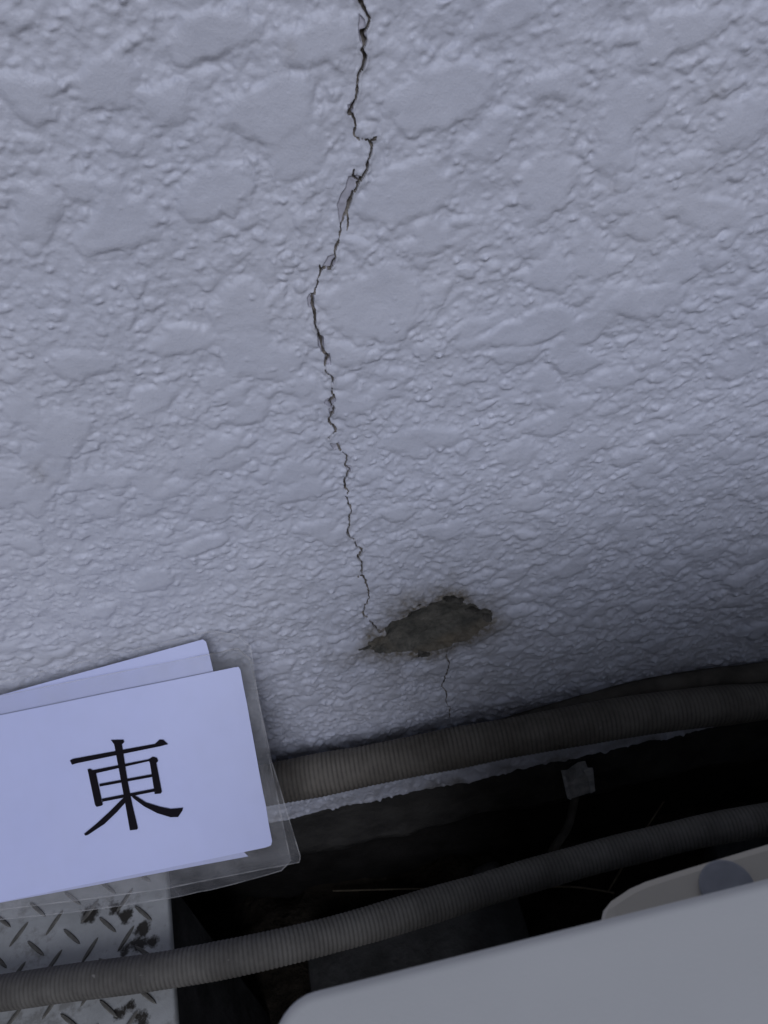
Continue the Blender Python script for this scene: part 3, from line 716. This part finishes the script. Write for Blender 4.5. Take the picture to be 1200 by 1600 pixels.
prof = [(0.0060, 0.0), (0.0060, 0.0012), (0.0055, 0.0014), (0.004, 0.0015), (0.002, 0.0015), (0.0, 0.0015)]
prev = None
for r_, z in prof:
    ring = [bm.verts.new((bp.x + r_ * math.cos(a), bp.y + r_ * math.sin(a), fz + 0.0002 + z)) for a in [2 * math.pi * k / 28 for k in range(28)]] if r_ else [bm.verts.new((bp.x, bp.y, fz + z))]
    if prev:
        for k in range(28):
            if len(ring) > 1: bm.faces.new((prev[k], prev[(k + 1) % 28], ring[(k + 1) % 28], ring[k]))
            else: bm.faces.new((prev[k], prev[(k + 1) % 28], ring[0]))
    prev = ring
bw = from_bm('bolt_washer', bm, BOLT, unit)
for (lx, ly) in ((0.10, -0.05), (0.10, -0.22), (0.50, -0.05), (0.50, -0.22)):
    from_bm('foot', box_bm(lx - 0.03, lx + 0.03, ly - 0.02, ly + 0.02, 0.0, 0.021, 0.003), BOLT, unit)
def ul(px, py, z): return inv @ (hit_z(px, py, z) - Vector((ua.x, ua.y, 0)))
def cblock(x0, x1, y1, label, seed):
    bm = box_bm(x0, x1, -0.29, y1, 0, 0.0595, 0.004, 2)
    bmesh.ops.subdivide_edges(bm, edges=bm.edges[:], cuts=3, use_grid_fill=True); rough_bm(bm, 0.0016, seed)
    o = from_bm('concrete_block', bm, CONC); o.location = (ua.x, ua.y, GZ); o.rotation_euler.z = uang
    for v in o.data.vertices:
        if v.co.z > 0.03: v.co.z = min(v.co.z, 0.0599)
    return tag(o, label, 'block', 'concrete blocks under the cabinet')
ZB = GZ + 0.06
cblock(ul(482, 1530, ZB).x, ul(832, 1480, ZB).x, ul(650, 1425, ZB).y, 'concrete block under the rounded corner of the white cabinet', 3)
cblock(ul(1112, 1320, ZB).x, ul(1112, 1320, ZB).x + 0.19, ul(1150, 1290, ZB).y, 'concrete block under the flange end of the white cabinet', 9)

# ------------------------------------------------------------------ clip, thin cable, stones, straw in the gap
cl = empty('conduit_clip', hit_y(905, 1226, 0.0)); tag(cl, 'small torn grey clip fixed to the dark plinth', 'clip')
def clip_part(name, pts, y0, y1, seed):
    bm = bmesh.new(); f_ = [hit_y(a, b, y0) - cl.location for a, b in pts]; b_2 = [hit_y(a, b, y1) - cl.location for a, b in pts]
    f_ = [Vector((p.x, y0 - cl.location.y, p.z)) for p in f_]; b_2 = [Vector((p.x, y1 - cl.location.y, p.z)) for p in f_]
    A_ = [bm.verts.new(p) for p in f_]; B_ = [bm.verts.new(p) for p in b_2]; n = len(pts)
    bm.faces.new(A_); bm.faces.new(B_[::-1])
    for k in range(n): bm.faces.new((A_[k], A_[(k + 1) % n], B_[(k + 1) % n], B_[k]))
    bmesh.ops.recalc_face_normals(bm, faces=bm.faces[:]); return from_bm(name, bm, CLIP, cl)
clip_part('clip_body', [(884, 1222), (893, 1221), (899, 1216), (910, 1209), (921, 1207), (924, 1238), (908, 1243), (892, 1248), (887, 1236)], -0.006, 0.004, 1)
clip_part('clip_lug', [(879, 1211), (884, 1214), (891, 1240), (893, 1250), (887, 1248)], -0.010, -0.006, 2)
clip_part('clip_lug', [(912, 1204), (927, 1203), (930, 1236), (923, 1240), (919, 1215)], -0.008, -0.006, 3)
pA = hit_y(897, 1252, -0.003)
tag(tube('earth_wire', [hit_y(900, 1240, 0.000), pA, hit_y(888, 1290, -0.02), hit_y(868, 1322, -0.035), hit_z(848, 1355, GZ + 0.05), hit_z(842, 1366, GZ + 0.003)], 0.0032, CABLE, seg=10, seed=4), 'thin grey wire drooping from the torn clip into the gap', 'wire')
def stone(p, r, seed, label):
    bm = bmesh.new(); bmesh.ops.create_icosphere(bm, subdivisions=3, radius=r)
    for v in bm.verts: v.co = Vector((v.co.x * 1.3, v.co.y, v.co.z * 0.7))
    rough_bm(bm, r * 0.35, seed, 0.9 / r)
    o = from_bm('stone', bm, STONE, None, True); o.location = (p.x, p.y, GZ + r * 0.45); return tag(o, label, 'stone', 'stones in the gap')
def gz(px, py): return hit_z(px, py, GZ + 0.01)
p = gz(757, 1330); p.y = min(p.y, 0.012); stone(p, 0.012, 2, 'larger pale stone lying on the soil below the plinth')
p = gz(792, 1326); p.y = min(p.y, 0.015); stone(p, 0.007, 5, 'small pale pebble beside the larger stone')
def straw(name, a, b, r, label, sag=0.004):
    a, b = Vector(a), Vector(b); mid = (a + b) / 2 + Vector((0.002, 0.002, -sag))
    o = tube(name, [a, mid, b], r, STRAW, seg=6, seed=1); return tag(o, label, 'straw', 'dry straws in the gap')
def zz(px, py, z): return hit_z(px, py, z)
straw('dry_straw', zz(520, 1392, GZ + 0.012), zz(845, 1388, GZ + 0.02), 0.0007, 'long dry straw lying level across the soil', 0.003)
straw('dry_straw', zz(835, 1386, GZ + 0.01), zz(960, 1395, GZ + 0.012), 0.0009, 'short dry straw lying behind the cabinet flange', 0.0)
straw('dry_straw', zz(950, 1393, GZ + 0.012), zz(1045, 1240, GZ + 0.03), 0.0008, 'dry straw slanting up from the soil toward the plinth', -0.003)
straw('dry_straw', zz(600, 1320, GZ + 0.012), zz(660, 1345, GZ + 0.012), 0.0009, 'short bent straw beside the step', 0.0)
